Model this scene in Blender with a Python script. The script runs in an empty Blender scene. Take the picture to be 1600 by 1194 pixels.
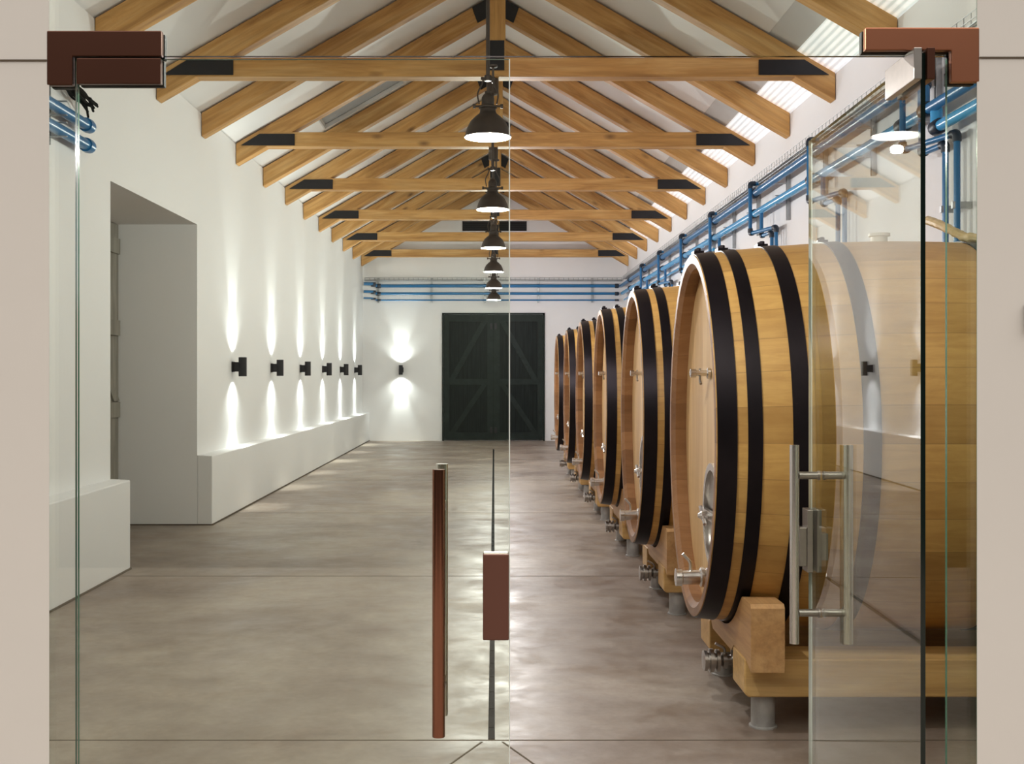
import bpy, bmesh, math, random
from mathutils import Vector, Matrix
random.seed(7)
sc = bpy.context.scene
PI = math.pi

# ---------------------------------------------------------------- camera, world, exposure
cd = bpy.data.cameras.new('camera'); cam = bpy.data.objects.new('camera', cd)
sc.collection.objects.link(cam); sc.camera = cam
cam.location = (0, 0, 1.4); cam.rotation_euler = (PI/2, 0, 0)
cd.sensor_fit = 'HORIZONTAL'; cd.sensor_width = 36; cd.lens = 1780/1600*36
cd.shift_x = (800-772)/1600; cd.shift_y = -(597-584)/1600
cd.clip_start = .05; cd.clip_end = 200
w = bpy.data.worlds.new('world'); sc.world = w; w.use_nodes = True
bg = w.node_tree.nodes['Background']; bg.inputs[1].default_value = 1.0
# outdoors behind the camera: darkened low down to keep reflections off the glass, pale sky above
_wt = w.node_tree; _tc = _wt.nodes.new('ShaderNodeTexCoord'); _sp = _wt.nodes.new('ShaderNodeSeparateXYZ'); _rp = _wt.nodes.new('ShaderNodeValToRGB')
_wt.links.new(_tc.outputs['Generated'], _sp.inputs[0]); _wt.links.new(_sp.outputs[2], _rp.inputs[0]); _wt.links.new(_rp.outputs[0], bg.inputs[0])
_e = _rp.color_ramp.elements; _e[0].position = .36; _e[0].color = (.035, .032, .028, 1); _e[1].position = .52; _e[1].color = (2.2, 2.08, 1.94, 1)
sc.view_settings.view_transform = 'Standard'; sc.view_settings.look = 'None'
sc.view_settings.gamma = 1; sc.view_settings.exposure = 0.3; sc.view_settings.use_curve_mapping = False
sc.cycles.max_bounces = 14; sc.cycles.diffuse_bounces = 8; sc.cycles.transparent_max_bounces = 24
sc.cycles.glossy_bounces = 5; sc.cycles.caustics_reflective = False; sc.cycles.caustics_refractive = False
sc.cycles.sample_clamp_indirect = 6
PEND_W, SCONCE_W = 82, 70

# ---------------------------------------------------------------- helpers
def new_bm(): return bmesh.new()
def obj(name, bm, mats, parent=None, loc=None, rot=None, smooth=False, bevel=0):
    me = bpy.data.meshes.new(name)
    bmesh.ops.recalc_face_normals(bm, faces=bm.faces)
    bm.to_mesh(me); bm.free()
    if not isinstance(mats, (list, tuple)): mats = [mats]
    for m in mats: me.materials.append(m)
    o = bpy.data.objects.new(name, me); sc.collection.objects.link(o)
    if parent: o.parent = parent
    if loc: o.location = loc
    if rot: o.rotation_euler = rot
    if smooth:
        me.polygons.foreach_set('use_smooth', [True]*len(me.polygons))
        try: me.set_sharp_from_angle(angle=math.radians(35))
        except Exception: pass
    if bevel:
        md = o.modifiers.new('bevel', 'BEVEL'); md.width = bevel; md.segments = 2; md.limit_method = 'ANGLE'
    return o
def objs(name, bm, mats, parent, **k):
    """one object per connected piece"""
    seen = set(); out = []
    for v0 in list(bm.verts):
        if v0 in seen: continue
        st = [v0]; seen.add(v0); comp = [v0]
        while st:
            v = st.pop()
            for e in v.link_edges:
                u = e.other_vert(v)
                if u not in seen: seen.add(u); st.append(u); comp.append(u)
        b2 = bmesh.new(); mp = {v: b2.verts.new(v.co) for v in comp}
        for f in {f for v in comp for f in v.link_faces}: b2.faces.new([mp[v] for v in f.verts]).material_index = f.material_index
        out.append(obj(name, b2, mats, parent, **k))
    bm.free(); return out
def tag(o, label=None, cat=None, group=None, kind=None):
    if label: o['label'] = label
    if cat: o['category'] = cat
    if group: o['group'] = group
    if kind: o['kind'] = kind
    return o
def empty(name, loc, rz=0):
    o = bpy.data.objects.new(name, None); sc.collection.objects.link(o)
    o.location = loc; o.rotation_euler = (0, 0, rz); o.empty_display_size = .1
    return o
def copy_tree(o, parent=None):
    c = o.copy(); sc.collection.objects.link(c); c.parent = parent
    for ch in kids.get(o.name, list(o.children)): copy_tree(ch, c)
    return c
kids = {}
def box(bm, x0, x1, y0, y1, z0, z1, mi=0):
    v = [bm.verts.new((x, y, z)) for x in (x0, x1) for y in (y0, y1) for z in (z0, z1)]
    for f in ((0,1,3,2), (4,6,7,5), (0,4,5,1), (2,3,7,6), (0,2,6,4), (1,5,7,3)):
        fc = bm.faces.new([v[i] for i in f]); fc.material_index = mi
    return v
def prism(bm, pts, axis, a0, a1, mi=0):
    """extrude a 2D polygon along an axis: 'x' pts=(y,z); 'y' pts=(x,z); 'z' pts=(x,y)"""
    def mk(p, a):
        return {'x': (a, p[0], p[1]), 'y': (p[0], a, p[1]), 'z': (p[0], p[1], a)}[axis]
    A = [bm.verts.new(mk(p, a0)) for p in pts]; B = [bm.verts.new(mk(p, a1)) for p in pts]
    n = len(pts)
    bm.faces.new(A).material_index = mi; bm.faces.new(B[::-1]).material_index = mi
    for i in range(n): bm.faces.new([A[i], A[(i+1) % n], B[(i+1) % n], B[i]]).material_index = mi
def tube(bm, pts, r, n=12, caps=True, mi=0):
    P = [Vector(p) for p in pts]; R = r if isinstance(r, (list, tuple)) else [r]*len(P)
    rings = []; up = None
    for i, p in enumerate(P):
        t = ((P[i+1]-p).normalized() if i < len(P)-1 else Vector((0,0,0))) + ((p-P[i-1]).normalized() if i else Vector((0,0,0)))
        if t.length < 1e-6: t = Vector((0,0,1))
        t.normalize()
        if up is None:
            up = Vector((0,0,1)) if abs(t.z) < .9 else Vector((1,0,0))
        u = (up - t*up.dot(t)).normalized(); v = t.cross(u); up = u
        k = 1
        if 0 < i < len(P)-1:
            c = (P[i+1]-p).normalized().dot((p-P[i-1]).normalized()); k = 1
        rings.append([bm.verts.new(p + (u*math.cos(2*PI*j/n) + v*math.sin(2*PI*j/n))*R[i]*k) for j in range(n)])
    for a, b in zip(rings, rings[1:]):
        for j in range(n): bm.faces.new([a[j], a[(j+1) % n], b[(j+1) % n], b[j]]).material_index = mi
    if caps:
        bm.faces.new(rings[0]).material_index = mi; bm.faces.new(rings[-1][::-1]).material_index = mi
def rounded(pts, rad=.05, n=5):
    P = [Vector(p) for p in pts]; out = [P[0]]
    for i in range(1, len(P)-1):
        a = P[i-1]-P[i]; b = P[i+1]-P[i]; r = min(rad, a.length*.45, b.length*.45)
        s = P[i]+a.normalized()*r; e = P[i]+b.normalized()*r
        for k in range(n+1):
            t = k/n; out.append(s*(1-t)**2 + P[i]*2*t*(1-t) + e*t*t)
    out.append(P[-1]); return out
def lathe(bm, prof, n=24, c=(0,0,0), axis='z', mi=0):
    """profile of (radius, height)"""
    rings = []
    for r, h in prof:
        ring = []
        for j in range(n):
            a = 2*PI*j/n; x, y = max(r, 1e-4)*math.cos(a), max(r, 1e-4)*math.sin(a)
            p = {'z': (x, y, h), 'x': (h, x, y), 'y': (x, h, y)}[axis]
            ring.append(bm.verts.new((p[0]+c[0], p[1]+c[1], p[2]+c[2])))
        rings.append(ring)
    for a, b in zip(rings, rings[1:]):
        for j in range(n): bm.faces.new([a[j], a[(j+1) % n], b[(j+1) % n], b[j]]).material_index = mi
    bm.faces.new(rings[0]).material_index = mi; bm.faces.new(rings[-1][::-1]).material_index = mi

# ---------------------------------------------------------------- materials
class NT:
    def __init__(s, name):
        s.m = bpy.data.materials.new(name); s.m.use_nodes = True; s.t = s.m.node_tree
        s.b = s.t.nodes['Principled BSDF']; s.out = s.t.nodes['Material Output']
    def n(s, typ, **k):
        nd = s.t.nodes.new('ShaderNode'+typ)
        for a, b in k.items(): setattr(nd, a, b)
        return nd
    def l(s, a, b): s.t.links.new(a, b)
    def math(s, op, a, b=None, c=None):
        nd = s.n('Math', operation=op)
        for i, v in enumerate((a, b, c)):
            if v is None: continue
            if isinstance(v, (int, float)): nd.inputs[i].default_value = v
            else: s.l(v, nd.inputs[i])
        return nd.outputs[0]
    def mix(s, f, a, b, mode='MIX'):
        nd = s.n('Mix', data_type='RGBA', blend_type=mode)
        for i, v in ((0, f), (6, a), (7, b)):
            if isinstance(v, (int, float)): nd.inputs[i].default_value = v
            elif isinstance(v, tuple): nd.inputs[i].default_value = (*v, 1) if len(v) == 3 else v
            else: s.l(v, nd.inputs[i])
        return nd.outputs[2]
    def coords(s, scale=(1,1,1), vec=None):
        mp = s.n('Mapping'); mp.inputs['Scale'].default_value = scale
        s.l(vec or s.n('TexCoord').outputs['Object'], mp.inputs['Vector']); return mp.outputs[0]
    def noise(s, vec, scale, detail=4, rough=.5, dist=0):
        nd = s.n('TexNoise'); s.l(vec, nd.inputs['Vector']); nd.inputs['Scale'].default_value = scale
        nd.inputs['Detail'].default_value = detail; nd.inputs['Roughness'].default_value = rough
        nd.inputs['Distortion'].default_value = dist; return nd.outputs[0]
    def ramp(s, f, stops):
        r = s.n('ValToRGB'); s.l(f, r.inputs[0]); e = r.color_ramp.elements
        while len(e) < len(stops): e.new(.5)
        for el, (p, c) in zip(e, stops): el.position = p; el.color = (*c, 1) if isinstance(c, tuple) else (c, c, c, 1)
        return r.outputs[0]
    def bump(s, h, strength=.3, dist=.01):
        b = s.n('Bump'); b.inputs['Strength'].default_value = strength; b.inputs['Distance'].default_value = dist
        s.l(h, b.inputs['Height']); s.l(b.outputs[0], s.b.inputs['Normal'])

def plain(name, col, rough=.5, metal=0, noise=0, nscale=8):
    t = NT(name); t.b.inputs['Roughness'].default_value = rough; t.b.inputs['Metallic'].default_value = metal
    if noise:
        f = t.noise(t.coords(), nscale, 3)
        lo = tuple(c*(1-noise) for c in col); hi = tuple(min(1, c*(1+noise)) for c in col)
        t.l(t.ramp(f, [(.3, lo), (.7, hi)]), t.b.inputs['Base Color'])
    else: t.b.inputs['Base Color'].default_value = (*col, 1)
    return t.m
def wood(name, lo, mid, hi, axis='x', rough=.55, knots=True, fine=30, rnd=.25):
    t = NT(name); k = {'x': 0, 'y': 1, 'z': 2}[axis]
    tc = t.n('TexCoord').outputs['Object']
    oi = t.n('ObjectInfo').outputs['Random']
    cb = t.n('CombineXYZ')
    for i in range(3): t.l(t.math('MULTIPLY', oi, 37.0+i*11), cb.inputs[i])
    va = t.n('VectorMath', operation='ADD'); t.l(tc, va.inputs[0]); t.l(cb.outputs[0], va.inputs[1])
    s1 = [1, 1, 1]; s1[k] = .12; s2 = [1, 1, 1]; s2[k] = .05
    a = t.noise(t.coords(tuple(s1), va.outputs[0]), 7, 5, .6, 1.2)
    b = t.noise(t.coords(tuple(s2), va.outputs[0]), fine, 3, .7)
    c = t.ramp(a, [(.28, lo), (.48, mid), (.72, hi)])
    c = t.mix(t.math('MULTIPLY', t.ramp(b, [(.35, 1.0), (.6, 0.0)]), .35), c, tuple(x*.6 for x in lo))
    if knots:
        s3 = [1, 1, 1]; s3[k] = .45
        vo = t.n('TexVoronoi'); t.l(t.coords(tuple(s3), va.outputs[0]), vo.inputs['Vector']); vo.inputs['Scale'].default_value = 3.6
        kn = t.ramp(vo.outputs['Distance'], [(.03, 1.0), (.14, 0.0)])
        c = t.mix(t.math('MULTIPLY', kn, .8), c, (.09, .035, .012))
    c = t.mix(t.math('MULTIPLY', oi, rnd), c, lo)
    t.l(c, t.b.inputs['Base Color']); t.b.inputs['Roughness'].default_value = rough
    t.bump(b, .15, .004); return t.m

def wall_mat(name, col):
    t = NT(name); f = t.noise(t.coords(), 1.3, 5, .6); g = t.noise(t.coords((1, 1, .5)), 26, 4)
    t.l(t.ramp(f, [(.3, tuple(c*.965 for c in col)), (.7, col)]), t.b.inputs['Base Color'])
    t.b.inputs['Roughness'].default_value = .75; t.bump(g, .12, .004); return t.m
M = {}
M['white'] = wall_mat('white_plaster', (.80, .795, .80))
M['outer'] = wall_mat('outer_plaster', (.70, .665, .62))
M['ceil'] = plain('white_ceiling_board', (.80, .80, .81), .5, 0, .02, 2)
M['beam'] = wood('roof_oak', (.34, .160, .042), (.58, .315, .095), (.74, .47, .19), 'x')
M['beamz'] = wood('post_oak', (.34, .160, .042), (.58, .315, .095), (.74, .47, .19), 'z')
M['cradle'] = wood('cradle_oak', (.44, .24, .08), (.60, .37, .13), (.70, .47, .20), 'x', .5, False)
M['saddle'] = wood('saddle_oak', (.36, .18, .07), (.52, .29, .115), (.62, .38, .17), 'y', .5, False)
M['black'] = plain('blackened_steel', (.012, .011, .013), .55, .3, .15)
M['hoop'] = plain('black_hoop_steel', (.020, .016, .019), .38, .85, .2, 5)
M['lamp'] = plain('dark_bronze_lamp', (.070, .053, .045), .42, .5, .2)
M['inner'] = plain('white_lamp_inside', (.85, .83, .8), .4)
M['steel'] = plain('brushed_steel', (.72, .70, .67), .24, 1.0)
M['steeld'] = plain('brushed_nickel', (.40, .37, .34), .34, 1.0, .05, 40)
M['galv'] = plain('galvanised_steel', (.42, .43, .44), .45, .9, .1, 30)
M['foot'] = plain('grey_steel_foot', (.40, .39, .37), .5, .4, .15, 20)
M['copper'] = plain('brown_bronze', (.080, .029, .016), .36, .7, .06, 3)
M['copperr'] = plain('copper_plate', (.36, .145, .080), .34, .85, .06, 3)
M['copperl'] = plain('copper_bar', (.34, .15, .095), .2, 1, .06, 3)
M['pipe'] = plain('blue_pipe', (.015, .145, .34), .28, .0, .08, 3)
M['pipel'] = plain('light_blue_pipe', (.06, .36, .70), .22, .0, .05, 3)
M['joint'] = plain('black_pipe_joint', (.012, .022, .04), .4)
M['hose'] = plain('tan_hose', (.55, .42, .22), .5, 0, .1, 30)
M['cap'] = plain('cream_bung_lid', (.70, .68, .60), .4)
M['grey'] = plain('grey_sky_panel', (.36, .37, .38), .8)  # grey sky through the roof window, put into an opaque panel's colour
M['greyband'] = plain('grey_eave_band', (.60, .60, .60), .6)  # flat grey band in the ceiling plane; also the roof window frame
M['gasket'] = plain('black_rubber', (.01, .01, .01), .7)
M['gasket'].node_tree.nodes['Principled BSDF'].inputs['Specular IOR Level'].default_value = .05
M['bronze'] = plain('satin_bronze', (.15, .062, .042), .5, .35)
M['shadowgap'] = plain('brown_floor_gap', (.10, .075, .05), .9)
def emis(name, col, st):
    t = NT(name); t.b.inputs['Base Color'].default_value = (*col, 1)
    t.b.inputs['Emission Color'].default_value = (*col, 1); t.b.inputs['Emission Strength'].default_value = st; return t.m
M['bulb'] = emis('lit_bulb', (1, .93, .82), 9)
M['lens'] = emis('lit_lens', (1, 1, 1), 12)
# translucent ribbed eave sheet, daylight behind it
t = NT('ribbed_translucent_sheet')
wv = t.n('TexWave', wave_type='BANDS', bands_direction='X'); t.l(t.coords(), wv.inputs['Vector']); wv.inputs['Scale'].default_value = 7
c = t.ramp(wv.outputs[1], [(.1, (.66, .68, .71)), (.8, (.97, .98, 1))])
t.l(c, t.b.inputs['Base Color']); t.l(c, t.b.inputs['Emission Color']); t.b.inputs['Emission Strength'].default_value = .5
t.b.inputs['Roughness'].default_value = .3; M['rib'] = t.m

# glass: thin clear slab, reflection by the angle of view (Schlick), no refraction offset
def glass_mat(name, tint):
    t = NT(name); t.t.nodes.remove(t.b)
    g = t.n('NewGeometry'); d = t.n('VectorMath', operation='DOT_PRODUCT')
    t.l(g.outputs['Incoming'], d.inputs[0]); t.l(g.outputs['Normal'], d.inputs[1])
    c = t.math('ABSOLUTE', d.outputs['Value'])
    f = t.math('MULTIPLY_ADD', t.math('POWER', t.math('SUBTRACT', 1.0, c), 5.0), .957, .043)
    tr = t.n('BsdfTransparent'); tr.inputs[0].default_value = (*tint, 1)
    gl = t.n('BsdfGlossy'); gl.inputs['Roughness'].default_value = 0.0; gl.inputs['Color'].default_value = (1, 1, 1, 1)
    mx = t.n('MixShader'); t.l(f, mx.inputs[0]); t.l(tr.outputs[0], mx.inputs[1]); t.l(gl.outputs[0], mx.inputs[2])
    t.l(mx.outputs[0], t.out.inputs[0]); return t.m
M['glass'] = glass_mat('clear_glass', (.945, .975, .925))
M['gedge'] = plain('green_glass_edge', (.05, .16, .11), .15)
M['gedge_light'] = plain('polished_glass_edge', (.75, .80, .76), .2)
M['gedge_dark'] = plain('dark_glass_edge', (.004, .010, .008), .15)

# floor: power-floated concrete
t = NT('polished_concrete'); co = t.coords()
a = t.noise(co, .55, 6, .62, .4); b = t.noise(t.coords((1, 1.2, 1)), 1.9, 10, .72, .35); f = t.noise(co, 30, 4, .6); f2 = t.noise(co, 4.2, 10, .78, .2)
c = t.ramp(a, [(.36, (.205, .165, .145)), (.5, (.285, .250, .225)), (.62, (.37, .335, .30))])
c = t.mix(.75, c, t.ramp(b, [(.34, (.56, .49, .44)), (.5, (.70, .68, .66)), (.64, (.84, .82, .80))]), 'MULTIPLY')
c = t.mix(.5, c, t.ramp(f2, [(.36, (.62, .56, .50)), (.58, (1, 1, 1))]), 'MULTIPLY')
c = t.mix(1.0, c, (1.28, 1.23, 1.15), 'MULTIPLY')
c = t.mix(.10, c, t.ramp(f, [(.3, 0.0), (.7, 1.0)]), 'MULTIPLY')
t.l(c, t.b.inputs['Base Color'])
t.l(t.ramp(b, [(.36, .30), (.62, .56)]), t.b.inputs['Roughness']); t.b.inputs['Specular IOR Level'].default_value = .32
t.bump(b, .05, .01); M['floor'] = t.m

# barrel staves
def stave_mat(name, lo, hi, n=36, cz=.7735, axis_grain=True):
    t = NT(name); tc = t.n('TexCoord').outputs['Object']; sp = t.n('SeparateXYZ'); t.l(tc, sp.inputs[0])
    oi = t.n('ObjectInfo').outputs['Random']
    ang = t.math('ARCTAN2', t.math('MULTIPLY', t.math('SUBTRACT', sp.outputs[2], cz), .75), sp.outputs[1])
    u = t.math('MULTIPLY_ADD', ang, n/(2*PI), 100.0); fl = t.math('FLOOR', u); fr = t.math('FRACT', u)
    wn = t.n('TexWhiteNoise', noise_dimensions='1D'); t.l(t.math('ADD', fl, t.math('MULTIPLY', oi, 50.0)), wn.inputs['W'])
    cb = t.n('CombineXYZ'); t.l(t.math('MULTIPLY', fl, 3.7), cb.inputs[0]); t.l(oi, cb.inputs[1])
    va = t.n('VectorMath', operation='ADD'); t.l(tc, va.inputs[0]); t.l(cb.outputs[0], va.inputs[1])
    g = t.noise(t.coords((.12, 1, 1), va.outputs[0]), 26, 4, .6, .8); h = t.noise(t.coords((.5, 1, 1), va.outputs[0]), 6, 4, .6, 2.0)
    c = t.mix(wn.outputs[0], lo, hi)
    c = t.mix(.5, c, t.ramp(g, [(.35, (.70, .62, .52)), (.6, (1, 1, 1))]), 'MULTIPLY')
    c = t.mix(.35, c, t.ramp(h, [(.35, (.75, .66, .55)), (.6, (1, 1, 1))]), 'MULTIPLY')
    seam = t.math('GREATER_THAN', t.math('ABSOLUTE', t.math('SUBTRACT', fr, .5)), .488)
    c = t.mix(t.math('MULTIPLY', seam, .35), c, (.12, .05, .02))
    t.l(c, t.b.inputs['Base Color']); t.b.inputs['Roughness'].default_value = .42; t.bump(g, .08, .003); return t.m
M['stave'] = stave_mat('golden_oak_staves', (.50, .285, .082), (.66, .395, .12))
M['chime'] = stave_mat('brown_chime_oak', (.19, .088, .034), (.34, .175, .075))
t = NT('pale_oak_head'); tc = t.n('TexCoord').outputs['Object']; sp = t.n('SeparateXYZ'); t.l(tc, sp.inputs[0])
u = t.math('MULTIPLY_ADD', sp.outputs[1], 11.0, 50.0); wn = t.n('TexWhiteNoise', noise_dimensions='1D'); t.l(t.math('FLOOR', u), wn.inputs['W'])
g = t.noise(t.coords((1, 1, .06)), 40, 4, .6); c = t.mix(wn.outputs[0], (.58, .37, .16), (.74, .52, .26))
c = t.mix(.5, c, t.ramp(g, [(.35, (.72, .62, .50)), (.6, (1, 1, 1))]), 'MULTIPLY')
t.l(c, t.b.inputs['Base Color']); t.b.inputs['Roughness'].default_value = .4; M['head'] = t.m
# dark green far door boards
t = NT('dark_green_boards'); tc = t.n('TexCoord').outputs['Object']; sp = t.n('SeparateXYZ'); t.l(tc, sp.inputs[0])
fr = t.math('FRACT', t.math('MULTIPLY_ADD', sp.outputs[0], 11.0, 50.0)); seam = t.math('LESS_THAN', fr, .08)
g = t.noise(t.coords((1, 1, .1)), 25, 4); c = t.ramp(g, [(.3, (.005, .008, .007)), (.7, (.011, .016, .014))])
c = t.mix(seam, c, (.003, .004, .004)); t.l(c, t.b.inputs['Base Color']); t.b.inputs['Roughness'].default_value = .5; t.b.inputs['Specular IOR Level'].default_value = .12; M['green'] = t.m
M['greenr'] = plain('dark_green_rail', (.016, .023, .020), .5, 0, .2); M['greenr'].node_tree.nodes['Principled BSDF'].inputs['Specular IOR Level'].default_value = .12
M['greydoor'] = wood('weathered_grey_door', (.20, .18, .15), (.30, .28, .24), (.38, .36, .31), 'z', .7, False)

# ---------------------------------------------------------------- dimensions
XL, XR, CX = -2.745, 2.775, .015
YF, YB = 2.86, 23.80          # glass plane, far wall
EZ, TAN = 3.84, .577
S = 2.848
def roof_z(x): return EZ + (2.76-abs(x-CX))*TAN
RIDGE = roof_z(CX)

# ---------------------------------------------------------------- structure
bm = new_bm(); box(bm, -4.5, 4.5, -2.5, 24.4, -.12, 0); fl = tag(obj('floor', bm, M['floor']), kind='structure')
# saw-cut joints
bm = new_bm()
for y in (4.35, 7.88, 11.45, 15.0, 18.6, 22.1): box(bm, -2.6, 2.7, y-.004, y+.004, -.004, .0012)
for s in (-1, 1):
    x0 = -.007+s*.035
    prism(bm, [(x0, 4.33), (x0+s*.008, 4.33), (x0+s*.178, 3.95), (x0+s*.170, 3.95)], 'z', -.004, .0012)
    prism(bm, [(x0+s*.170, 3.95), (x0+s*.178, 3.95), (x0+s*.86, 2.95), (x0+s*.852, 2.95)], 'z', -.004, .0012)
tag(obj('trim_1', bm, M['shadowgap']), kind='structure')
bm = new_bm()
box(bm, -3.55, XL, 3.15, 8.15, 0, EZ); box(bm, -3.55, XL, 8.15, 10.53, 2.78, EZ); box(bm, -3.55, XL, 10.53, YB, 0, EZ)
tag(obj('wall_left', bm, M['white']), kind='structure')
bm = new_bm(); box(bm, XR, XR+.4, 3.15, YB, 0, EZ); tag(obj('wall_right', bm, M['white']), kind='structure')
bm = new_bm()
prism(bm, [(-3.55, 0), (XR+.4, 0), (XR+.4, EZ), (CX+2.76, EZ), (CX, RIDGE+.05), (CX-2.76, EZ), (-3.55, EZ)], 'y', YB, YB+.3)
tag(obj('wall_back', bm, M['white']), kind='structure')
# low wall ledges on the left
for n, (y0, y1, z0, z1) in enumerate(((3.3, 8.16, .635, .638), (10.53, YB, .64, .585))):
    bm = new_bm()
    v = [bm.verts.new(p) for p in ((XL, y0, 0), (-2.605, y0, 0), (-2.605, y0, z0), (XL, y0, z0+.008),
                                   (XL, y1, 0), (-2.605, y1, 0), (-2.605, y1, z1), (XL, y1, z1+.008))]
    for f in ((0,1,2,3), (4,7,6,5), (0,4,5,1), (1,5,6,2), (2,6,7,3), (0,3,7,4)): bm.faces.new([v[i] for i in f])
    tag(obj('trim_%d' % (n+2), bm, M['white'], bevel=.008), kind='structure')
bm = new_bm(); box(bm, -2.606, -2.596, 3.3, 8.16, 0, .012); box(bm, -2.606, -2.596, 10.53, YB, 0, .012)
box(bm, -3.4, -2.606, 10.518, 10.532, 0, .010)
tag(obj('trim_4', bm, M['shadowgap']), kind='structure')
# door in the recess
bm = new_bm(); box(bm, -3.54, -3.47, 8.16, 10.52, 0, 2.775)
d = tag(obj('door_1', bm, M['greydoor']), kind='structure')
bm = new_bm()
for z in (.15, 1.0, 1.75, 2.5): box(bm, -3.47, -3.445, 8.2, 10.5, z, z+.14)
prism(bm, [(10.5, .3), (10.35, .3), (9.7, .95), (9.85, .95)], 'x', -3.47, -3.45)
prism(bm, [(10.5, 1.15), (10.35, 1.15), (9.7, 1.75), (9.85, 1.75)], 'x', -3.47, -3.45)
obj('rail', bm, M['greydoor'], d)
# front wall around the entrance (splayed reveal behind), with a joint line
bm = new_bm()
OL, OR, OT = -1.107, 1.2016, 3.25
prism(bm, [(-4.4, 2.835), (OL, 2.835), (OL-.2, 3.15), (-4.4, 3.15)], 'z', 0, OT)
prism(bm, [(4.4, 2.835), (OR, 2.835), (OR+.2, 3.15), (4.4, 3.15)], 'z', 0, OT)
prism(bm, [(-4.4, OT), (4.4, OT), (4.4, 4.2), (CX, 6.1), (-4.4, 4.2)], 'y', 2.835, 3.15)
tag(obj('wall_front', bm, M['outer']), kind='structure')
bm = new_bm(); box(bm, -4.4, OL-.006, 2.8325, 2.8365, 2.178, 2.1815); box(bm, OR+.006, 4.4, 2.8325, 2.8365, 2.185, 2.1885)
tag(obj('trim_5', bm, M['shadowgap']), kind='structure')
# ceiling: two slopes; opening in the left one for the roof window
def slope_slab(bm, s, xa, xb, ya, yb, off=0.02, th=.08):
    """slab of the s=-1/+1 slope between distances xa<xb from the ridge"""
    pts = []
    for q in (xa, xb):
        z = RIDGE - q*TAN + off; pts.append((CX+s*q, z))
    (x0, z0), (x1, z1) = pts
    prism(bm, [(x0, z0), (x1, z1), (x1, z1+th), (x0, z0+th)], 'y', ya, yb)
bm = new_bm()
slope_slab(bm, -1, 0, 1.07, 2.9, YB+.2); slope_slab(bm, -1, 2.02, 3.6, 2.9, YB+.2)
slope_slab(bm, -1, 1.07, 2.02, 2.9, 12.32); slope_slab(bm, -1, 1.07, 2.02, 13.46, YB+.2)
slope_slab(bm, 1, 0, 2.22, 2.9, YB+.2); slope_slab(bm, 1, 2.78, 3.2, 2.9, YB+.2)
tag(obj('ceiling', bm, M['ceil']), kind='structure')
bm = new_bm(); slope_slab(bm, -1, 1.071, 2.019, 12.321, 13.459, .07, .02); wn_ = tag(obj('window_1', bm, M['grey']), kind='structure')
bm = new_bm()
slope_slab(bm, -1, 1.071, 1.085, 12.321, 13.459, .015, .05); slope_slab(bm, -1, 2.005, 2.019, 12.321, 13.459, .015, .05)
slope_slab(bm, -1, 1.085, 2.005, 12.321, 12.335, .015, .05); slope_slab(bm, -1, 1.085, 2.005, 13.445, 13.459, .015, .05)
obj('window_frame', bm, M['greyband'], wn_)
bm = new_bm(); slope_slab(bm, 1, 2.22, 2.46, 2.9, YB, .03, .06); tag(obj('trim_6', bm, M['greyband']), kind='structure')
bm = new_bm(); slope_slab(bm, 1, 2.46, 2.78, 2.9, YB, .02, .06); tag(obj('window_2', bm, M['rib']), kind='structure')

# floor slot drain
bm = new_bm(); box(bm, -.023, .003, 4.36, 21.1, -.02, .002)
y = 4.5
while y < 21: box(bm, -.020, 0, y, y+.012, .002, .0035); y += .25
tag(obj('slot_drain', bm, M['gasket']), 'long narrow black drain slot down the middle of the concrete floor', 'drain')

# far double door
fd = empty('double_door', (-.013, YB, 0)); tag(fd, 'dark green plank double door with diagonal braces in the far wall', 'door')
for s in (-1, 1):
    bm = new_bm(); box(bm, *(sorted((s*.031, s*1.03))), -.045, -.004, .02, 2.63); lf = obj('door_leaf', bm, M['green'], fd)
    bm = new_bm()
    for a, b in ((.003, .13), (.92, 1.03)): box(bm, *sorted((s*a, s*b)), -.065, -.045, .02, 2.63)
    for z0, z1 in ((.02, .17), (1.17, 1.29), (2.49, 2.63)): box(bm, *sorted((s*.13, s*.92)), -.064, -.045, z0, z1)
    for z0, z1 in ((.17, 1.17), (1.29, 2.49)):
        prism(bm, [(s*.92, z0), (s*.80, z0), (s*.13, z1), (s*.25, z1)], 'y', -.063, -.045)
    obj('brace', bm, M['greenr'], lf)
    bm = new_bm()
    for z in (.25, 2.42): box(bm, *sorted((s*.02, s*.07)), -.085, -.065, z-.09, z+.03)
    objs('bolt', bm, M['black'], lf)
bm = new_bm(); box(bm, -1.07, -1.035, -.05, -.002, 0, 2.67); box(bm, 1.035, 1.07, -.05, -.002, 0, 2.67); box(bm, -1.07, 1.07, -.05, -.002, 2.635, 2.67)
obj('door_frame', bm, M['greenr'], fd)
bm = new_bm(); box(bm, -.03, .03, -.0445, -.001, .02, 2.63); obj('meeting_strip', bm, M['gasket'], fd)

# black louvre vent in the gable
v = empty('gable_vent', (.01, YB, 4.38)); tag(v, 'black rectangular louvre vent high in the far gable wall', 'vent')
bm = new_bm(); box(bm, -.67, .67, -.02, -.002, 0, .20); obj('vent_back', bm, M['black'], v)
bm = new_bm()
for a in (-.67, -.01, .65): box(bm, a, a+.02, -.035, -.02, 0, .20)
for k in range(5): box(bm, -.65, .65, -.033, -.021, .015+k*.04, .03+k*.04)
obj('slat', bm, M['black'], v)

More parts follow.
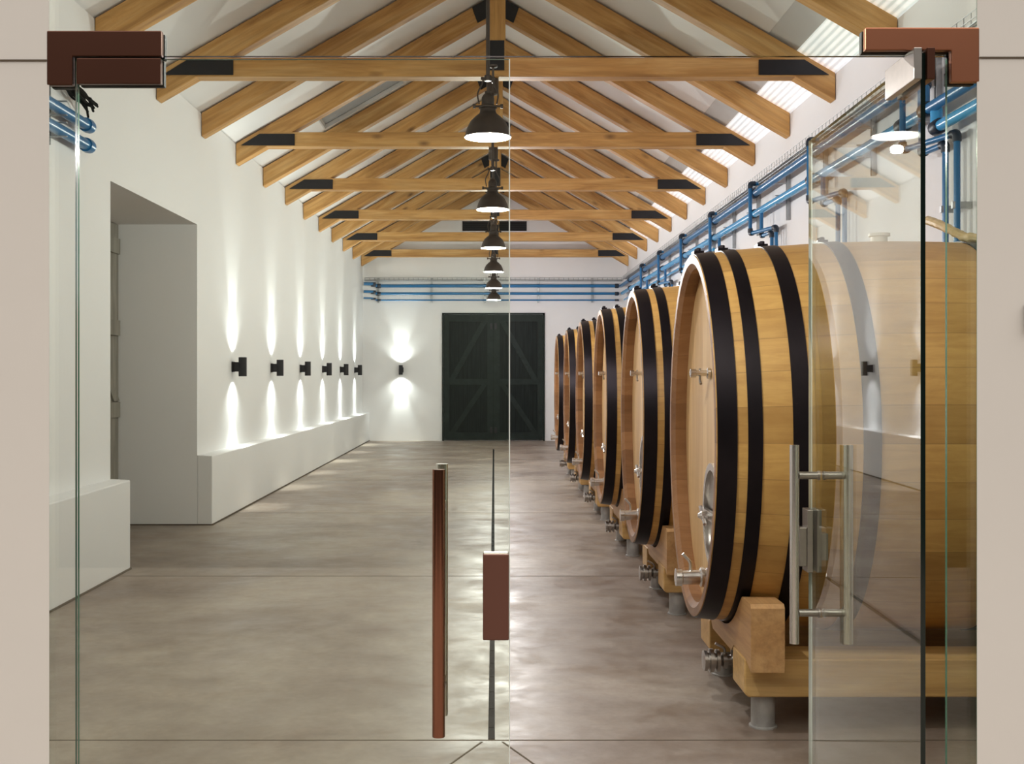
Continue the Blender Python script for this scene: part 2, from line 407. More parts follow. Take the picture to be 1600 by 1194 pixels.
# ---------------------------------------------------------------- roof timbers
RT, RV = .14, .22      # thickness along y, vertical depth
ORD = ['first', 'second', 'third', 'fourth', 'fifth', 'sixth', 'seventh']
def rafter(name, s, parent, y=0):
    # local X runs down the slope, so that the grain follows it
    ang = math.atan(TAN); L = (2.755)/math.cos(ang); dv = RV*math.cos(ang)
    bm = new_bm()
    x0 = .075 if parent and name == 'rafter' else 0.0
    # cut vertically at both ends
    sh = RV*math.sin(ang)
    a = x0/math.cos(ang)
    prism(bm, [(a, 0), (L, 0), (L+sh, -dv), (a+sh, -dv)], 'y', -RT/2, RT/2)
    o = obj(name, bm, M['beam'], parent, bevel=.006)
    o.location = (CX, y, RIDGE) if not parent else (0, 0, RIDGE-3.81)
    if s > 0: o.rotation_euler = (0, ang, 0)
    else: o.rotation_euler = (0, ang, PI)
    return o
trusses = []
def truss(i):
    y = (2.27+i)*S
    
    t = empty('roof_truss', (CX, y, 3.81))
    if i == -1: lab = 'oak roof truss directly over the glass entrance, above the top of the picture'
    elif i == 0: lab = 'oak roof truss carrying the nearest pendant lamp, above the entrance'
    elif i == 6: lab = 'farthest and smallest oak roof truss, close against the far gable wall'
    else: lab = 'oak roof truss with black end plates, %s tie beam from the glass doors' % ORD[i-1]
    tag(t, lab, 'roof truss', 'oak trusses down the hall')
    rafter('rafter', -1, t); rafter('rafter', 1, t)
    bm = new_bm(); h = .155
    xt = 2.76-(3.965-EZ)/TAN; 
    xb = 2.76-(.22+3.81-EZ)/TAN*1.0
    prism(bm, [(-2.44, 0), (2.44, 0), (2.25+.1, h), (-2.35, h)], 'y', -RT/2-.004, RT/2+.004)
    obj('tie_beam', bm, M['beam'], t, bevel=.008)
    bm = new_bm(); box(bm, -.078, .078, -RT/2-.006, RT/2+.006, h, RIDGE-3.81-.03)
    obj('king_post', bm, M['beamz'], t, bevel=.006)
    for s in (-1, 1):
        bm = new_bm()
        prism(bm, [(s*2.13, .012), (s*2.70, .012), (s*2.50, .135), (s*2.13, .135)], 'y', -RT/2-.016, -RT/2-.004)
        prism(bm, [(s*2.13, .012), (s*2.70, .012), (s*2.50, .135), (s*2.13, .135)], 'y', RT/2+.004, RT/2+.016)
        objs('end_plate', bm, M['black'], t)
        bm = new_bm()
        prism(bm, [(s*.078, RIDGE-3.81-.05), (s*.25, RIDGE-3.81-.145), (s*.19, RIDGE-3.81-.31), (s*.078, RIDGE-3.81-.25)], 'y', -RT/2-.012, RT/2+.012)
        obj('apex_plate', bm, M['black'], t)
    bm = new_bm()
    box(bm, -.068, .068, -RT/2-.018, -RT/2-.006, .05, .29); box(bm, -.068, .068, RT/2+.006, RT/2+.018, .05, .29)
    objs('post_plate', bm, M['black'], t)
    return t
for i in range(-1, 7): trusses.append(truss(i))
for i in range(6):
    y = (2.77+i)*S
    for s, side in ((-1, 'left'), (1, 'right')):
        o = rafter('rafter', s, None, y)
        where = 'nearest the entrance, before the first visible tie beam' if i == 0 else 'between the %s and %s tie beams from the glass doors' % (ORD[i-1], ORD[i])
        tag(o, 'plain oak %s-hand roof rafter %s' % (side, where), 'rafter', 'plain rafters between the trusses')
    bm = new_bm()

# ---------------------------------------------------------------- pendant lamps
def pendant():
    r = empty('pendant_lamp', (0, 0, 0))       # origin at the rim
    bm = new_bm()
    outer = [(.132, 0), (.134, .006), (.128, .02), (.120, .05), (.100, .09), (.070, .120), (.050, .135), (.045, .150), (.045, .165)]
    innr = [(.042, .165), (.043, .145), (.066, .112), (.095, .083), (.114, .046), (.121, .018), (.125, .004), (.132, 0)]
    rings = []; n = 32
    for R, h in outer+innr: rings.append([bm.verts.new((R*math.cos(2*PI*j/n), R*math.sin(2*PI*j/n), h)) for j in range(n)])
    for k, (a, b) in enumerate(zip(rings, rings[1:])):
        for j in range(n):
            bm.faces.new([a[j], a[(j+1) % n], b[(j+1) % n], b[j]]).material_index = 0 if k < len(outer) else 1
    obj('shade', bm, [M['lamp'], M['inner']], r, smooth=True)
    bm = new_bm(); lathe(bm, [(.04, .16), (.052, .165), (.052, .175), (.036, .185), (.036, .225), (.028, .24), (.018, .25), (.018, .262)], 20)
    nk = obj('neck', bm, M['lamp'], r, smooth=True)
    bm = new_bm(); tube(bm, [(-.085, 0, .178), (.085, 0, .178)], .006, 8)
    for s in (-1, 1): lathe(bm, [(.004, -.008), (.013, -.008), (.013, .008), (.004, .008)], 10, (s*.078, 0, .178), 'x')
    obj('wing_screw', bm, M['lamp'], nk)
    bm = new_bm()
    for s in (-1, 1):
        tube(bm, rounded([(s*.05, 0, .19), (s*.062, 0, .25), (s*.035, 0, .30), (s*.025, 0, .335)], .03, 4), .0045, 8)
    tube(bm, [(-.04, 0, .335), (.04, 0, .335)], .009, 8); lathe(bm, [(.02, .32), (.022, .33), (.02, .352), (.008, .357)], 12)
    obj('bail', bm, M['lamp'], r, smooth=True)
    bm = new_bm(); tube(bm, [(0, 0, .35), (0, 0, .955)], .011, 10); obj('rod', bm, M['lamp'], r)
    bm = new_bm(); box(bm, .022, .036, -.006, .006, .31, .40); lathe(bm, [(.006, .395), (.026, .40), (.026, .41), (.006, .415)], 14, (.029, 0, 0))
    obj('bracket', bm, M['lamp'], r)
    bm = new_bm(); lathe(bm, [(.008, .93), (.05, .945), (.05, 1.066), (.045, 1.07)], 18)
    obj('canopy', bm, M['lamp'], r)
    bm = new_bm(); lathe(bm, [(.003, .035), (.03, .04), (.042, .06), (.036, .09), (.02, .11), (.018, .14)], 18)
    obj('bulb', bm, M['bulb'], r, smooth=True)
    return r
p0 = pendant(); pk = None
for i in (0, 1, 2, 3, 4, 5, -1):  # last one is unseen, added to light the nearest barrel's near side
    p = p0 if i == 0 else copy_tree(p0)
    y = (2.27+i)*S
    p.location = ((-.035, -.012, -.008, -.006, -.004, -.004, -.03)[i], y, 2.74)
    lab = ['largest dark dome pendant lamp in view, in front of the first tie beam'] + \
          ['dark industrial dome pendant lamp, %s in the row from the entrance' % ORD[k] for k in range(1, 5)] + ['farthest and smallest dark dome pendant lamp, last of the row above the far door', 'dark dome pendant lamp added out of view inside the entrance, to light the nearest barrel']
    tag(p, lab[i], 'pendant lamp', 'pendant lamps in a row down the hall')
    ld = bpy.data.lights.new('pendant_light', 'POINT'); ld.energy = PEND_W*(.85 if i == -1 else .72 if i == 0 else 1); ld.shadow_soft_size = .022; ld.color = (1, .985, .965)
    lo = bpy.data.objects.new('pendant_light', ld); sc.collection.objects.link(lo); lo.location = (p.location.x, y, 2.665)

# ---------------------------------------------------------------- sconces (local: wall at x=0, body out along +x)
def sconce():
    r = empty('wall_sconce', (0, 0, 0))
    bm = new_bm(); box(bm, 0.001, .014, -.05, .05, -.055, .055); box(bm, .012, .075, -.022, .022, -.05, .05)
    obj('mount', bm, M['black'], r, bevel=.002)
    bm = new_bm(); n = 24
    prof = [(.030, .085), (.030, .10), (.0425, .10), (.0425, -.10), (.030, -.10), (.030, -.085)]
    lathe(bm, prof, n, (.108, 0, 0)); obj('body', bm, M['black'], r, smooth=True)
    for s in (-1, 1):
        bm = new_bm(); lathe(bm, [(.002, s*.086), (.028, s*.0865), (.028, s*.090), (.002, s*.0905)], 16, (.108, 0, 0)); obj('lens', bm, M['lens'], r)
    return r
s0 = sconce()
def sconce_lights(x, y, z, wall):
    for s in (-1, 1):
        for size, e, bl in ((46, SCONCE_W*1.1, .8), (130, SCONCE_W*.36, 1.0)):
            ld = bpy.data.lights.new('sconce_light', 'SPOT'); ld.energy = e; ld.spot_size = math.radians(size); ld.spot_blend = bl
            ld.shadow_soft_size = .012; ld.color = (.95, .97, 1)
            lo = bpy.data.objects.new('sconce_light', ld); sc.collection.objects.link(lo)
            lo.location = (x, y, z+s*.104); lo.rotation_euler = (PI if s > 0 else 0, 0, 0)
for i in range(7):
    sN = s0 if i == 0 else copy_tree(s0)
    if i < 6:
        y = 11.95+2.09*i; sN.location = (XL, y, 1.472); sconce_lights(XL+.108, y, 1.472, 'l')
        lab = ['black up-and-down wall light on the left wall, nearest and largest'] + ['black up-and-down wall light on the left wall, %s from the recess' % ORD[k] for k in range(1, 5)] + ['black up-and-down wall light on the left wall, farthest, beside the corner']
        tag(sN, lab[i], 'wall light', 'wall lights along the left wall')
    else:
        sN.location = (-1.94, YB, 1.478); sN.rotation_euler = (0, 0, -PI/2); sconce_lights(-1.94, YB-.108, 1.478, 'b')
        tag(sN, 'black up-and-down wall light alone on the far wall left of the green door', 'wall light')

# ---------------------------------------------------------------- barrels
BX, HL = 1.723, .875       # centre and half length along x
RH, RW, BU = .7735, .575, .06
def rad(x, off=0):
    k = 1-(x/HL)**2; return RW+BU*k+off, RH+BU*k+off
def ering(bm, x, a, b, n=96):
    return [bm.verts.new((x, a*math.cos(2*PI*j/n), RH+b*math.sin(2*PI*j/n))) for j in range(n)]
def bridge(bm, a, b, mi=0):
    n = len(a)
    for j in range(n): bm.faces.new([a[j], a[(j+1) % n], b[(j+1) % n], b[j]]).material_index = mi
def ell_cyl(bm, x0, x1, cy, cz, a, b, n=40, hole=0):
    def ring(x, k): return [bm.verts.new((x, cy+a*k*math.cos(2*PI*j/n), cz+b*k*math.sin(2*PI*j/n))) for j in range(n)]
    A, B = ring(x0, 1), ring(x1, 1); bridge(bm, A, B)
    if hole:
        C, D = ring(x1, hole), ring(x0, hole); bridge(bm, B, C); bridge(bm, C, D); bridge(bm, D, A)
    else: bm.faces.new(A); bm.faces.new(B[::-1])
def barrel():
    r = empty('oak_barrel', (0, 0, 0)); r.empty_display_size = .3
    bm = new_bm(); rr = []
    N = 18
    xs = [-HL+2*HL*k/N for k in range(N+1)]
    prev = None; first = None
    for x in xs:
        a, b = rad(x); g = ering(bm, x, a, b)
        if prev: bridge(bm, prev, g)
        else: first = g
        prev = g
    for end, ring in ((-1, first), (1, prev)):
        x = end*HL; a, b = rad(x)
        r1 = ering(bm, x, a-.035, b-.035); bridge(bm, ring, r1, 1)
        r2 = ering(bm, x-end*.018, a-.058, b-.058); bridge(bm, r1, r2, 1)
        r3 = ering(bm, x-end*.085, a-.050, b-.050); bridge(bm, r2, r3, 1)
    obj('staves', bm, [M['stave'], M['chime']], r, smooth=True)
    for e in (-1, 1):
        bm = new_bm(); a, b = RW-.048, RH-.048
        g = ering(bm, e*(HL-.07), a, b); h = ering(bm, e*(HL-.10), a, b); bridge(bm, g, h); bm.faces.new(g); bm.faces.new(h[::-1])
        obj('head', bm, M['head'], r)
    for e in (-1, 1):
        for x0, x1 in ((.004, .078), (.118, .172), (.285, .350), (.545, .612)):
            bm = new_bm(); A = []
            for x in (x0, (x0+x1)/2, x1):
                a, b = rad(-HL+x, .005); A.append(ering(bm, e*(-HL+x), a, b))
            for x in (x1, x0):
                a, b = rad(-HL+x, -.004); A.append(ering(bm, e*(-HL+x), a, b))
            for p, q in zip(A, A[1:]+A[:1]): bridge(bm, p, q)
            hp = obj('hoop', bm, M['hoop'], r, smooth=True)
            if e < 0:
                bm = new_bm(); xc = -HL+(x0+x1)/2; a, b = rad(xc, .005)
                box(bm, xc-.022, xc+.022, .02, .09, RH+b-.004, RH+b+.014)
                for yy in (.035, .075): lathe(bm, [(.011, 0), (.011, .012), (.007, .014)], 8, (xc, yy, RH+b+.013))
                obj('hoop_clamp', bm, M['hoop'], hp)
    hx = -HL+.07
    # manhole
    cy, cz = -.235, .455
    bm = new_bm(); ell_cyl(bm, hx+.005, hx-.028, cy, cz, .18, .215, 48, .86); mf = obj('manhole_frame', bm, M['steel'], r, smooth=True)
    bm = new_bm(); ell_cyl(bm, hx+.004, hx-.010, cy, cz, .155, .186, 40); obj('hatch', bm, M['steeld'], mf, smooth=True)
    bm = new_bm(); box(bm, hx-.040, hx-.022, cy-.17, cy+.17, cz-.018, cz+.018); lathe(bm, [(.012, 0), (.018, -.012), (.018, -.035), (.008, -.05)], 12, (hx-.03, cy, cz), 'x')
    tube(bm, [(hx-.06, cy-.05, cz-.03), (hx-.06, cy+.05, cz+.03)], .008, 8); obj('hatch_bar', bm, M['steel'], mf)
    # sampling tap at mid height
    ty = -.09
    bm = new_bm(); z = 1.04
    lathe(bm, [(.012, 0), (.024, -.003), (.024, -.014), (.013, -.018), (.013, -.06), (.019, -.063), (.019, -.085), (.012, -.088)], 14, (hx, ty, z), 'x')
    tp = obj('sampling_tap', bm, M['steel'], r, smooth=True)
    bm = new_bm(); tube(bm, [(hx-.045, ty, z+.02), (hx-.045, ty, z-.04)], .005, 8); tube(bm, [(hx-.045, ty, z-.03), (hx-.045, ty-.02, z-.045)], .006, 8); obj('tap_lever', bm, M['steeld'], tp)
    # racking valve low on the head
    bm = new_bm(); z = .175; X = hx
    lathe(bm, [(.02, 0), (.040, -.003), (.040, -.016), (.030, -.022), (.042, -.028), (.042, -.042), (.031, -.048), (.031, -.120), (.037, -.124), (.037, -.148), (.024, -.150)], 20, (X, ty, z), 'x')
    vb = obj('racking_valve', bm, M['steel'], r, smooth=True)
    bm = new_bm(); tube(bm, rounded([(X-.085, ty, z+.028), (X-.085, ty, z+.065), (X-.11, ty, z+.09), (X-.118, ty, z+.10)], .02, 3), .007, 8)
    obj('valve_lever', bm, M['steel'], vb, smooth=True)
    # bottom drain
    X = -HL+.19; zb = .035
    bm = new_bm(); tube(bm, rounded([(X, ty, zb+.01), (X-.02, ty, -.06), (X-.01, ty, -.178), (X-.09, ty, -.178)], .05, 5), .022, 14)
    lathe(bm, [(.020, -.05), (.033, -.052), (.033, -.07), (.022, -.075), (.030, -.082), (.047, -.084), (.047, -.098), (.034, -.100), (.034, -.108), (.050, -.110), (.050, -.126), (.036, -.128), (.036, -.136), (.045, -.138), (.045, -.15), (.02, -.152)], 20, (X, ty, -.178), 'x')
    dv = obj('drain_valve', bm, M['steeld'], r, smooth=True)
    bm = new_bm(); tube(bm, rounded([(X-.06, ty, -.15), (X-.06, ty, -.125), (X-.1, ty, -.105)], .015, 3), .006, 8)
    obj('valve_lever', bm, M['steeld'], dv)
    # top bung lid
    bm = new_bm(); zt = RH*2+BU
    lathe(bm, [(.035, -.01), (.035, .022), (.045, .024), (.045, .036), (.01, .040)], 24, (-.06, 0, zt)); obj('bung_lid', bm, M['cap'], r, smooth=True)
    return r
def cradle():
    r = empty('barrel_cradle', (0, 0, 0))
    for bx_ in (-.675, .675):
        bm = new_bm()
        top = []
        for k in range(21):
            y = -.50+1.0*k/20
            a, b = rad(bx_, .007)
            z = .362+RH - b*math.sqrt(max(0, 1-(y/a)**2)); top.append((y, z))
        pts = [(-.50, .25), (-.50, .25)]
        poly = [(-.56, .255), (-.56, .50), (-.545, .515)] + [(y, min(z, .515)) for y, z in top] + [(.545, .515), (.56, .50), (.56, .255), (.47, .285), (.24, .285), (.20, .255), (-.20, .255), (-.24, .285), (-.47, .285)]
        prism(bm, poly, 'x', bx_-.065, bx_+.065); obj('saddle', bm, M['saddle'], r)
    for s in (-1, 1):
        y0, y1 = sorted((s*.47, s*.25))
        bm = new_bm(); prism(bm, [(-.745, .15), (-.73, .135), (.80, .135), (.80, .284), (-.745, .284)], 'y', y0, y1)
        obj('beam', bm, M['cradle'], r, bevel=.006)
        for x in (-.655, .655):
            bm = new_bm(); lathe(bm, [(.055, 0), (.055, .006), (.047, .008), (.047, .1345)], 24, (x, s*.395, 0)); obj('foot', bm, M['foot'], r, smooth=True)
    return r
b0 = barrel(); c0 = cradle()
for i in range(6):
    b = b0 if i == 0 else copy_tree(b0); c = c0 if i == 0 else copy_tree(c0)
    yc = 4.92+2.122*i
    b.location = (BX, yc, .362); c.location = (BX, yc, 0)
    if i == 0: L1, L2 = 'nearest and largest oak barrel with black hoops, partly behind the open glass door', 'oak barrel cradle on grey steel feet under the nearest barrel'
    elif i == 5: L1, L2 = 'farthest oak barrel with black hoops, last of the row by the far door', 'oak barrel cradle under the farthest barrel of the row'
    else: L1, L2 = 'oak barrel lying with black hoops, %s of the row from the glass doors' % ORD[i], 'oak barrel cradle under the %s barrel from the glass doors' % ORD[i]
    tag(b, L1, 'barrel', 'oak barrels in a row along the right wall'); tag(c, L2, 'barrel cradle', 'cradles under the oak barrels')
# hose over the first barrel
bm = new_bm()
def zt(x): return .362+RH*2+BU*(1-((x-BX)/HL)**2)
pts = [(2.70, 6.1, 2.0), (2.40, 5.8, 2.10), (2.12, 5.5, 2.13), (1.99, 5.25, 2.11), (1.98, 5.05, 2.06), (2.03, 4.92, 1.99)]
hp = rounded(pts, .12, 4)
# ribbed hose draped over the barrel top and down the near side
for k in range(13):
    th = math.radians(86-k*5); xx = 2.035+k*.030; a, b_ = rad(xx-BX, .024); hp.append(Vector((xx, 4.92-a*math.cos(th), .362+RH+b_*math.sin(th))))
fine = []
for p, q in zip(hp, hp[1:]):
    m = max(2, int((q-p).length/.012))
    for j in range(m): fine.append(p.lerp(q, j/m))
tube(bm, fine, [.021 if (k//2) % 2 else .018 for k in range(len(fine))], 10)
tag(obj('hose', bm, M['hose'], smooth=True), 'tan ribbed hose arching over the top of the nearest barrel', 'hose')

# ---------------------------------------------------------------- pipes
PXU, PXL = 2.64, 2.66
def zl(y): return 2.985+.0040*y        # lower pipe climbs a little towards the far wall
def pipe(pts, r, joints, label, group=None, rad_=.06, mat='pipe'):
    r_ = empty('blue_pipe', pts[0]); o0 = Vector(pts[0]); tag(r_, label, 'pipe', group)
    bm = new_bm(); tube(bm, [p-o0 for p in rounded(pts, rad_, 5)], r, 16); obj('pipe_run', bm, M[mat], r_, smooth=True)
    for p, d, l in joints:
        p = Vector(p)-o0; d = Vector(d).normalized()*l
        bm = new_bm(); tube(bm, [p-d, p-d*.8, p+d*.8, p+d], [r*1.2, r*1.38, r*1.38, r*1.2], 16); obj('pipe_joint', bm, M['joint'], r_, smooth=True)
    return r_
drops = [7.29+2.122*k for k in range(8)]
jy = [y for y in drops if 7 < y < 23]
pipe([(PXU, 7.0, 3.01), (PXU, 7.0, 3.225), (PXU, 23.66, 3.225)], .036, [((PXU, y, 3.225), (0, 1, 0), .055) for y in jy] + [((PXU, 7.02, 3.20), (0, .4, 1), .05)], 'thick blue pipe along the right wall, upper of the pair')
pipe([(PXL, 6.85, 2.90), (PXL, 6.85, zl(7)), (PXL, 23.64, 3.07)], .036, [((PXL, y+.12, zl(y)), (0, 1, 0), .055) for y in jy], 'light blue pipe along the right wall, lower of the thick pair', mat='pipel')
pipe([(2.70, 14.0, 2.93), (2.70, 23.62, 2.935)], .018, [], 'thin blue pipe low on the right wall, behind the far barrels', mat='pipel')
pipe([(PXU, 3.4, 3.01), (PXU, 6.99, 3.01)], .034, [((PXU, 6.96, 3.01), (0, 1, 0), .05)], 'blue pipe end seen past the right door hinge, upper one')
pipe([(PXL, 3.4, 2.88), (PXL, 6.84, 2.88)], .034, [((PXL, 6.83, 2.88), (0, 1, 0), .05)], 'bright blue pipe end seen past the right door hinge, lower one', mat='pipel')
# drops to each barrel
for k, y in enumerate(jy[:7]):
    nm = 'vertical blue pipes dropping from the wall to the %s barrel gap beyond the entrance' % ORD[k]
    yA, yB = y-.15, y-.2
    r_ = empty('drop_pipe', (2.56, yA, 2.80)); tag(r_, 'pair of bent blue drop pipes on the right wall, %s pair from the glass doors' % ORD[k], 'pipe', 'blue drop pipes down to the barrels')
    o0 = Vector((2.56, yA, 2.80))
    A = [(PXU, yA, 3.30), (2.56, yA, 3.30), (2.56, yA, 2.80), (2.69, yA-.52, 2.80), (2.69, yA-.52, 1.25)]
    B = [(PXL, yB, zl(y)), (2.66, yB, 2.77), (2.69, yB-.30, 2.77), (2.69, yB-.30, 1.25)]
    for Q in (A, B):
        bm = new_bm(); tube(bm, [p-o0 for p in rounded(Q, .03, 4)], .019, 12); obj('pipe_run', bm, M['pipe'], r_, smooth=True)
        bm = new_bm()
        for a, b_, c_ in zip(Q, Q[1:], Q[2:]):
            a, b_, c_ = Vector(a), Vector(b_), Vector(c_)
            tube(bm, [p-o0 for p in rounded([b_+(a-b_).normalized()*.05, b_, b_+(c_-b_).normalized()*.05], .03, 4)], .026, 12)
        objs('elbow', bm, M['joint'], r_, smooth=True)
    bm = new_bm()
    for dy in (yA-.52, yB-.30): box(bm, 2.66, XR-.002, dy-.012, dy+.012, 2.36, 2.40)
    bmesh.ops.translate(bm, verts=bm.verts, vec=-o0); objs('clip', bm, M['galv'], r_)
# far wall pipes
for z, r, n, nm in ((3.225, .034, 0, 'top and thickest'), (3.065, .028, 1, 'middle'), (2.93, .016, 2, 'bottom and thinnest')):
    q = [(XL+.06, YB-.30-n*.02, z+.03), (XL+.24, YB-.28, z+.03), (XL+.30, YB-.11, z), (2.60, YB-.11, z)]
    pipe(q, r, [((XL+.25, YB-.25, z+.02), (1, .2, 0), .05), ((XL+.34, YB-.11, z), (1, 0, 0), .05), ((2.55, YB-.11, z), (1, 0, 0), .04)],
         'horizontal blue pipe across the far wall, %s of three' % nm, 'blue pipes across the far wall', .05)
# left near pipes
for z, nm in ((3.02, 'upper'), (2.89, 'lower')):
    r_ = pipe([(-2.655, 3.4, z), (-2.655, 7.45, z)], .036, [], 'short capped blue pipe on the left wall, %s of two' % nm)
    bm = new_bm(); lathe(bm, [(.036, 4.0), (.046, 4.0), (.048, 4.05), (.043, 4.085), (.02, 4.10)], 16, (0, 0, 0), 'y'); obj('end_cap', bm, M['pipe'], r_, smooth=True)
# brackets
def bracket(x, y, z0, z1, nx, ny, label, group, out=.10, rails=(3.225, 3.07)):
    r_ = empty('pipe_bracket', (x, y, z0), math.atan2(ny, nx)); tag(r_, label, 'bracket', group)
    bm = new_bm(); h = z1-z0; box(bm, .001, .022, -.02, .02, 0, h); box(bm, .022, .034, -.02, -.012, 0, h); box(bm, .022, .034, .012, .02, 0, h)
    obj('rail', bm, M['galv'], r_)
    bm = new_bm()
    for zc in rails:
        for dz in (-.045, .04): box(bm, .03, .14, -.01, .01, zc-z0+dz, zc-z0+dz+.006)
    objs('clamp', bm, M['galv'], r_); return r_
G = 'steel pipe brackets on the right wall'
for k in range(13):
    y = 6.98+1.2*k+.1
    wh = ['nearest, just past the hinge', 'second', 'third', 'fourth', 'fifth', 'sixth', 'seventh', 'eighth', 'ninth', 'tenth', 'eleventh', 'twelfth', 'last before the far corner'][k]
    bracket(XR, y, 2.84, 3.42, -1, 0, 'grey steel pipe bracket on the right wall, %s%s' % (wh, '' if k in (0, 12) else ' from the entrance'), G, rails=(3.225, zl(y)))
for k, px in enumerate((591, 674.6, 757.6, 841, 925)):
    bracket((px-772)*YB/1780, YB, 2.88, 3.40, 0, -1, 'grey steel pipe bracket on the far wall, %s from the left' % ORD[k], 'pipe brackets on the far wall', rails=(3.225, 3.065, 2.93))
bracket(XL, 6.95, 2.80, 3.3, 1, 0, 'grey steel pipe bracket near the capped pipe ends on the left wall', None, rails=(3.02, 2.89))
# wire cable tray
def tray(p0, p1, inward, name_label):
    p0, p1, iw = Vector(p0), Vector(p1), Vector(inward); L = (p1-p0).length; d = (p1-p0).normalized(); up = Vector((0, 0, 1))
    r_ = empty('cable_tray', p0); tag(r_, name_label, 'cable tray')
    bm = new_bm(); wr = .0028
    for a, h in ((.004, .07), (.004, .03), (.004, 0), (.05, 0), (.095, 0), (.095, .03), (.095, .07)):
        tube(bm, [iw*a+up*h, iw*a+up*h+d*L], wr, 5)
    n = int(L/.1)
    for k in range(n+1):
        q = d*(L*k/n); tube(bm, [q+iw*.004+up*.07, q+iw*.004, q+iw*.095, q+iw*.095+up*.07], wr, 4)
    obj('wire_mesh', bm, M['galv'], r_)
    bm = new_bm()
    for a in (.025, .045, .065):
        pts = [iw*(a+random.uniform(-.01, .01))+up*.012+d*(L*k/30) for k in range(31)]; tube(bm, pts, .006, 6)
    obj('cable', bm, M['galv'], r_)
tray((XR, 3.3, 3.36), (XR, 23.7, 3.36), (-1, 0, 0), 'thin wire cable tray running above the pipes on the right wall')
tray((XL+.05, YB, 3.33), (XR-.11, YB, 3.33), (0, -1, 0), 'thin wire cable tray running above the pipes on the far wall')
# bundle of cables on the left
bm = new_bm()
for k in range(12):
    a = k*.7; y0 = 6.9
    pts = [(-2.70+random.uniform(0, .05), 6.6, 3.30+random.uniform(-.02, .05))]
    pts += [(-2.68+.03*math.sin(a)+random.uniform(-.02, .03), 7.0+random.uniform(-.05, .05), 3.26+random.uniform(-.05, .04))]
    pts += [(-2.66+.04*math.cos(a), 7.3+random.uniform(-.08, .1), 3.19+random.uniform(-.06, .04)), (-2.64+.04*math.sin(a), 7.42+random.uniform(-.08, .1), 3.12+random.uniform(-.05, .08))]
    tube(bm, rounded(pts, .1, 4), .008, 6)
box(bm, XL, -2.66, 6.58, 6.62, 3.26, 3.36)
tag(obj('cable_bundle', bm, M['gasket'], smooth=True), 'tangled black cable bundle on the left wall above the capped pipe ends', 'cables')
# switch at right of the entrance
bm = new_bm(); box(bm, 1.318, 1.39, 2.818, 2.834, 1.51, 1.575); sw = obj('wall_switch', bm, M['foot'], bevel=.003)
tag(sw, 'small grey switch plate on the wall at the right picture edge', 'switch')

# ---------------------------------------------------------------- glass entrance
GT = .012
def pane(name, x0, x1, z0, z1, y, mats, parent=None):
    """slab: big faces clear, rim faces by side (left, right, others)"""
    bm = new_bm(); c_ = .0028 if parent else .0   # ground arris on the free edge of a leaf
    if c_: prism(bm, [(x0, y-GT/2), (x1-c_, y-GT/2), (x1, y-GT/2+c_), (x1, y+GT/2-c_), (x1-c_, y+GT/2), (x0, y+GT/2)], 'z', z0, z1)
    else: box(bm, x0, x1, y-GT/2, y+GT/2, z0, z1)
    bm.faces.ensure_lookup_table(); bmesh.ops.recalc_face_normals(bm, faces=bm.faces)
    for f in bm.faces:
        nrm = f.normal
        if abs(nrm.y) > .9: f.material_index = 0
        elif nrm.x < -.9: f.material_index = 1
        elif nrm.x > .5: f.material_index = 2
        else: f.material_index = 3
    return obj(name, bm, mats, parent)
DT = 2.192
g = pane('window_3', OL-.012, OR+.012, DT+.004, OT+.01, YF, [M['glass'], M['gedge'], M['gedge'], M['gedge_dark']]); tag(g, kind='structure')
g = pane('window_4', OL-.012, -1.049, .002, DT-.002, YF, [M['glass'], M['gedge'], M['gedge'], M['gedge']]); tag(g, kind='structure')
g = pane('window_5', 1.135, OR+.012, .002, DT-.002, YF, [M['glass'], M['gedge'], M['gedge'], M['gedge']]); tag(g, kind='structure')

def handle(parent, x, side_mats, y=0, zc=.842, L=.65, off=.088, r=.0155):
    """pull handle through the pane: local plane y=0; bar at -y uses first material"""
    hd = None
    for s, m in zip((-1, 1), side_mats):
        bm = new_bm(); tube(bm, [(x, y+s*off, zc-L/2), (x, y+s*off, zc+L/2)], r, 20); o = obj('handle_bar', bm, m, parent, smooth=True)
        bm = new_bm()
        for zz in (zc-.225, zc+.225):
            tube(bm, [(x, y+s*.0062, zz), (x, y+s*(off-r*.9), zz)], .0125, 14)
            lathe(bm, [(.008, s*.0062), (.0155, s*.0064), (.0155, s*.012), (.010, s*.014)], 14, (x, y, zz), 'y')
        obj('handle_post', bm, M['steeld'], o, smooth=True)
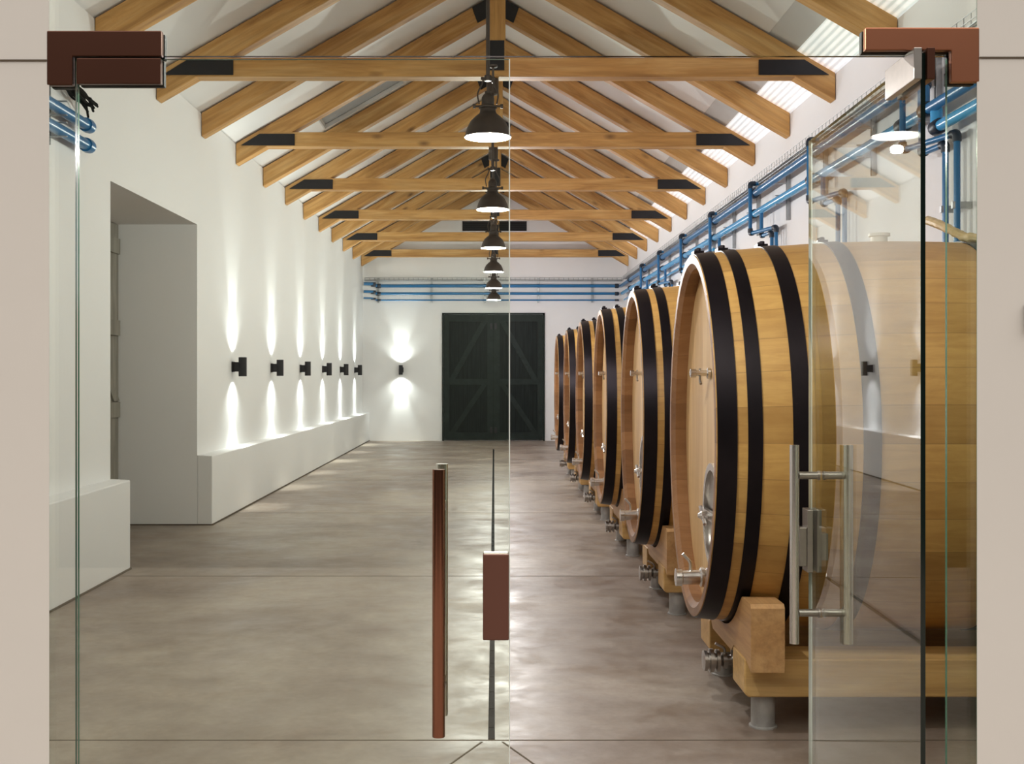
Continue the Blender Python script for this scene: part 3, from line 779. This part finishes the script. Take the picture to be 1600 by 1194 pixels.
# left leaf, closed
ld_ = empty('glass_door', (-1.0, YF, 0)); tag(ld_, 'closed left leaf of the glass entrance, with a copper pull handle and brown lock', 'glass door')
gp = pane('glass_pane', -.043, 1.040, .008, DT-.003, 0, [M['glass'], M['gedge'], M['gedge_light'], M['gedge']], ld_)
handle(ld_, .865, (M['copperl'], M['steel']))
bm = new_bm(); box(bm, .972, 1.037, -.022, -.0062, .735, .950); lk = obj('lock', bm, M['bronze'], ld_, bevel=.003)
bm = new_bm(); box(bm, .972, 1.037, .0062, .024, .735, .950); obj('lock', bm, M['steeld'], ld_, bevel=.003)
bm = new_bm(); box(bm, -.040, .170, -.024, -.0062, 2.122, 2.186); obj('pivot_patch', bm, M['copper'], ld_, bevel=.002)
bm = new_bm(); box(bm, -.040, .170, .0062, .024, 2.122, 2.186); obj('pivot_patch', bm, M['black'], ld_, bevel=.002)
# right leaf, open at a right angle inwards (local x runs from pivot to free edge)
rd = empty('glass_door', (1.056, YF, 0), PI/2-math.radians(1.0)); tag(rd, 'right leaf of the glass entrance, standing open with steel pull handle and reflections', 'glass door')
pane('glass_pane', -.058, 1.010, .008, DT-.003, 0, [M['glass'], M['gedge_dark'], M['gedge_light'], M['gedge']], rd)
handle(rd, .868, (M['steel'], M['steel']))
bm = new_bm(); box(bm, .945, 1.013, -.022, -.0062, .735, .945); box(bm, .95, .99, -.045, -.022, .775, .865); obj('strike_box', bm, M['steeld'], rd, bevel=.002)
bm = new_bm(); box(bm, .945, 1.013, .0062, .026, .735, .945); box(bm, .95, .99, .026, .050, .755, .885); obj('strike_box', bm, M['steeld'], rd, bevel=.002)
bm = new_bm(); box(bm, -.070, .150, .0062, .026, 2.122, 2.200); obj('pivot_patch', bm, M['steeld'], rd, bevel=.002)
bm = new_bm(); box(bm, -.070, .150, -.026, -.0062, 2.122, 2.200); obj('pivot_patch', bm, M['copper'], rd, bevel=.002)
# L-shaped patch fittings at the corners of the frame
def lpatch(s, xo, xi, leg, zt_, zm, zb, label, mat):
    r_ = empty('patch_fitting', (xo, YF, zb)); tag(r_, label, 'door fitting', None)
    for a, b_ in ((-.026, -.0062), (.0062, .026)):
        bm = new_bm()
        P = [(0, 0), (0, zt_-zb), (s*(xi), zt_-zb), (s*xi, zm-zb), (s*leg, zm-zb), (s*leg, 0)]
        prism(bm, P, 'y', a, b_); obj('cover_plate', bm, mat if a < 0 else M['black'], r_, bevel=.003)
lpatch(1, -1.1135, .286, .064, 2.254, 2.190, 2.118, 'dark brown L-shaped patch fitting at the top left of the glass entrance', M['copper'])
lpatch(-1, 1.208, .284, .070, 2.262, 2.205, 2.126, 'copper L-shaped patch fitting at the top right of the glass entrance', M['copperr'])
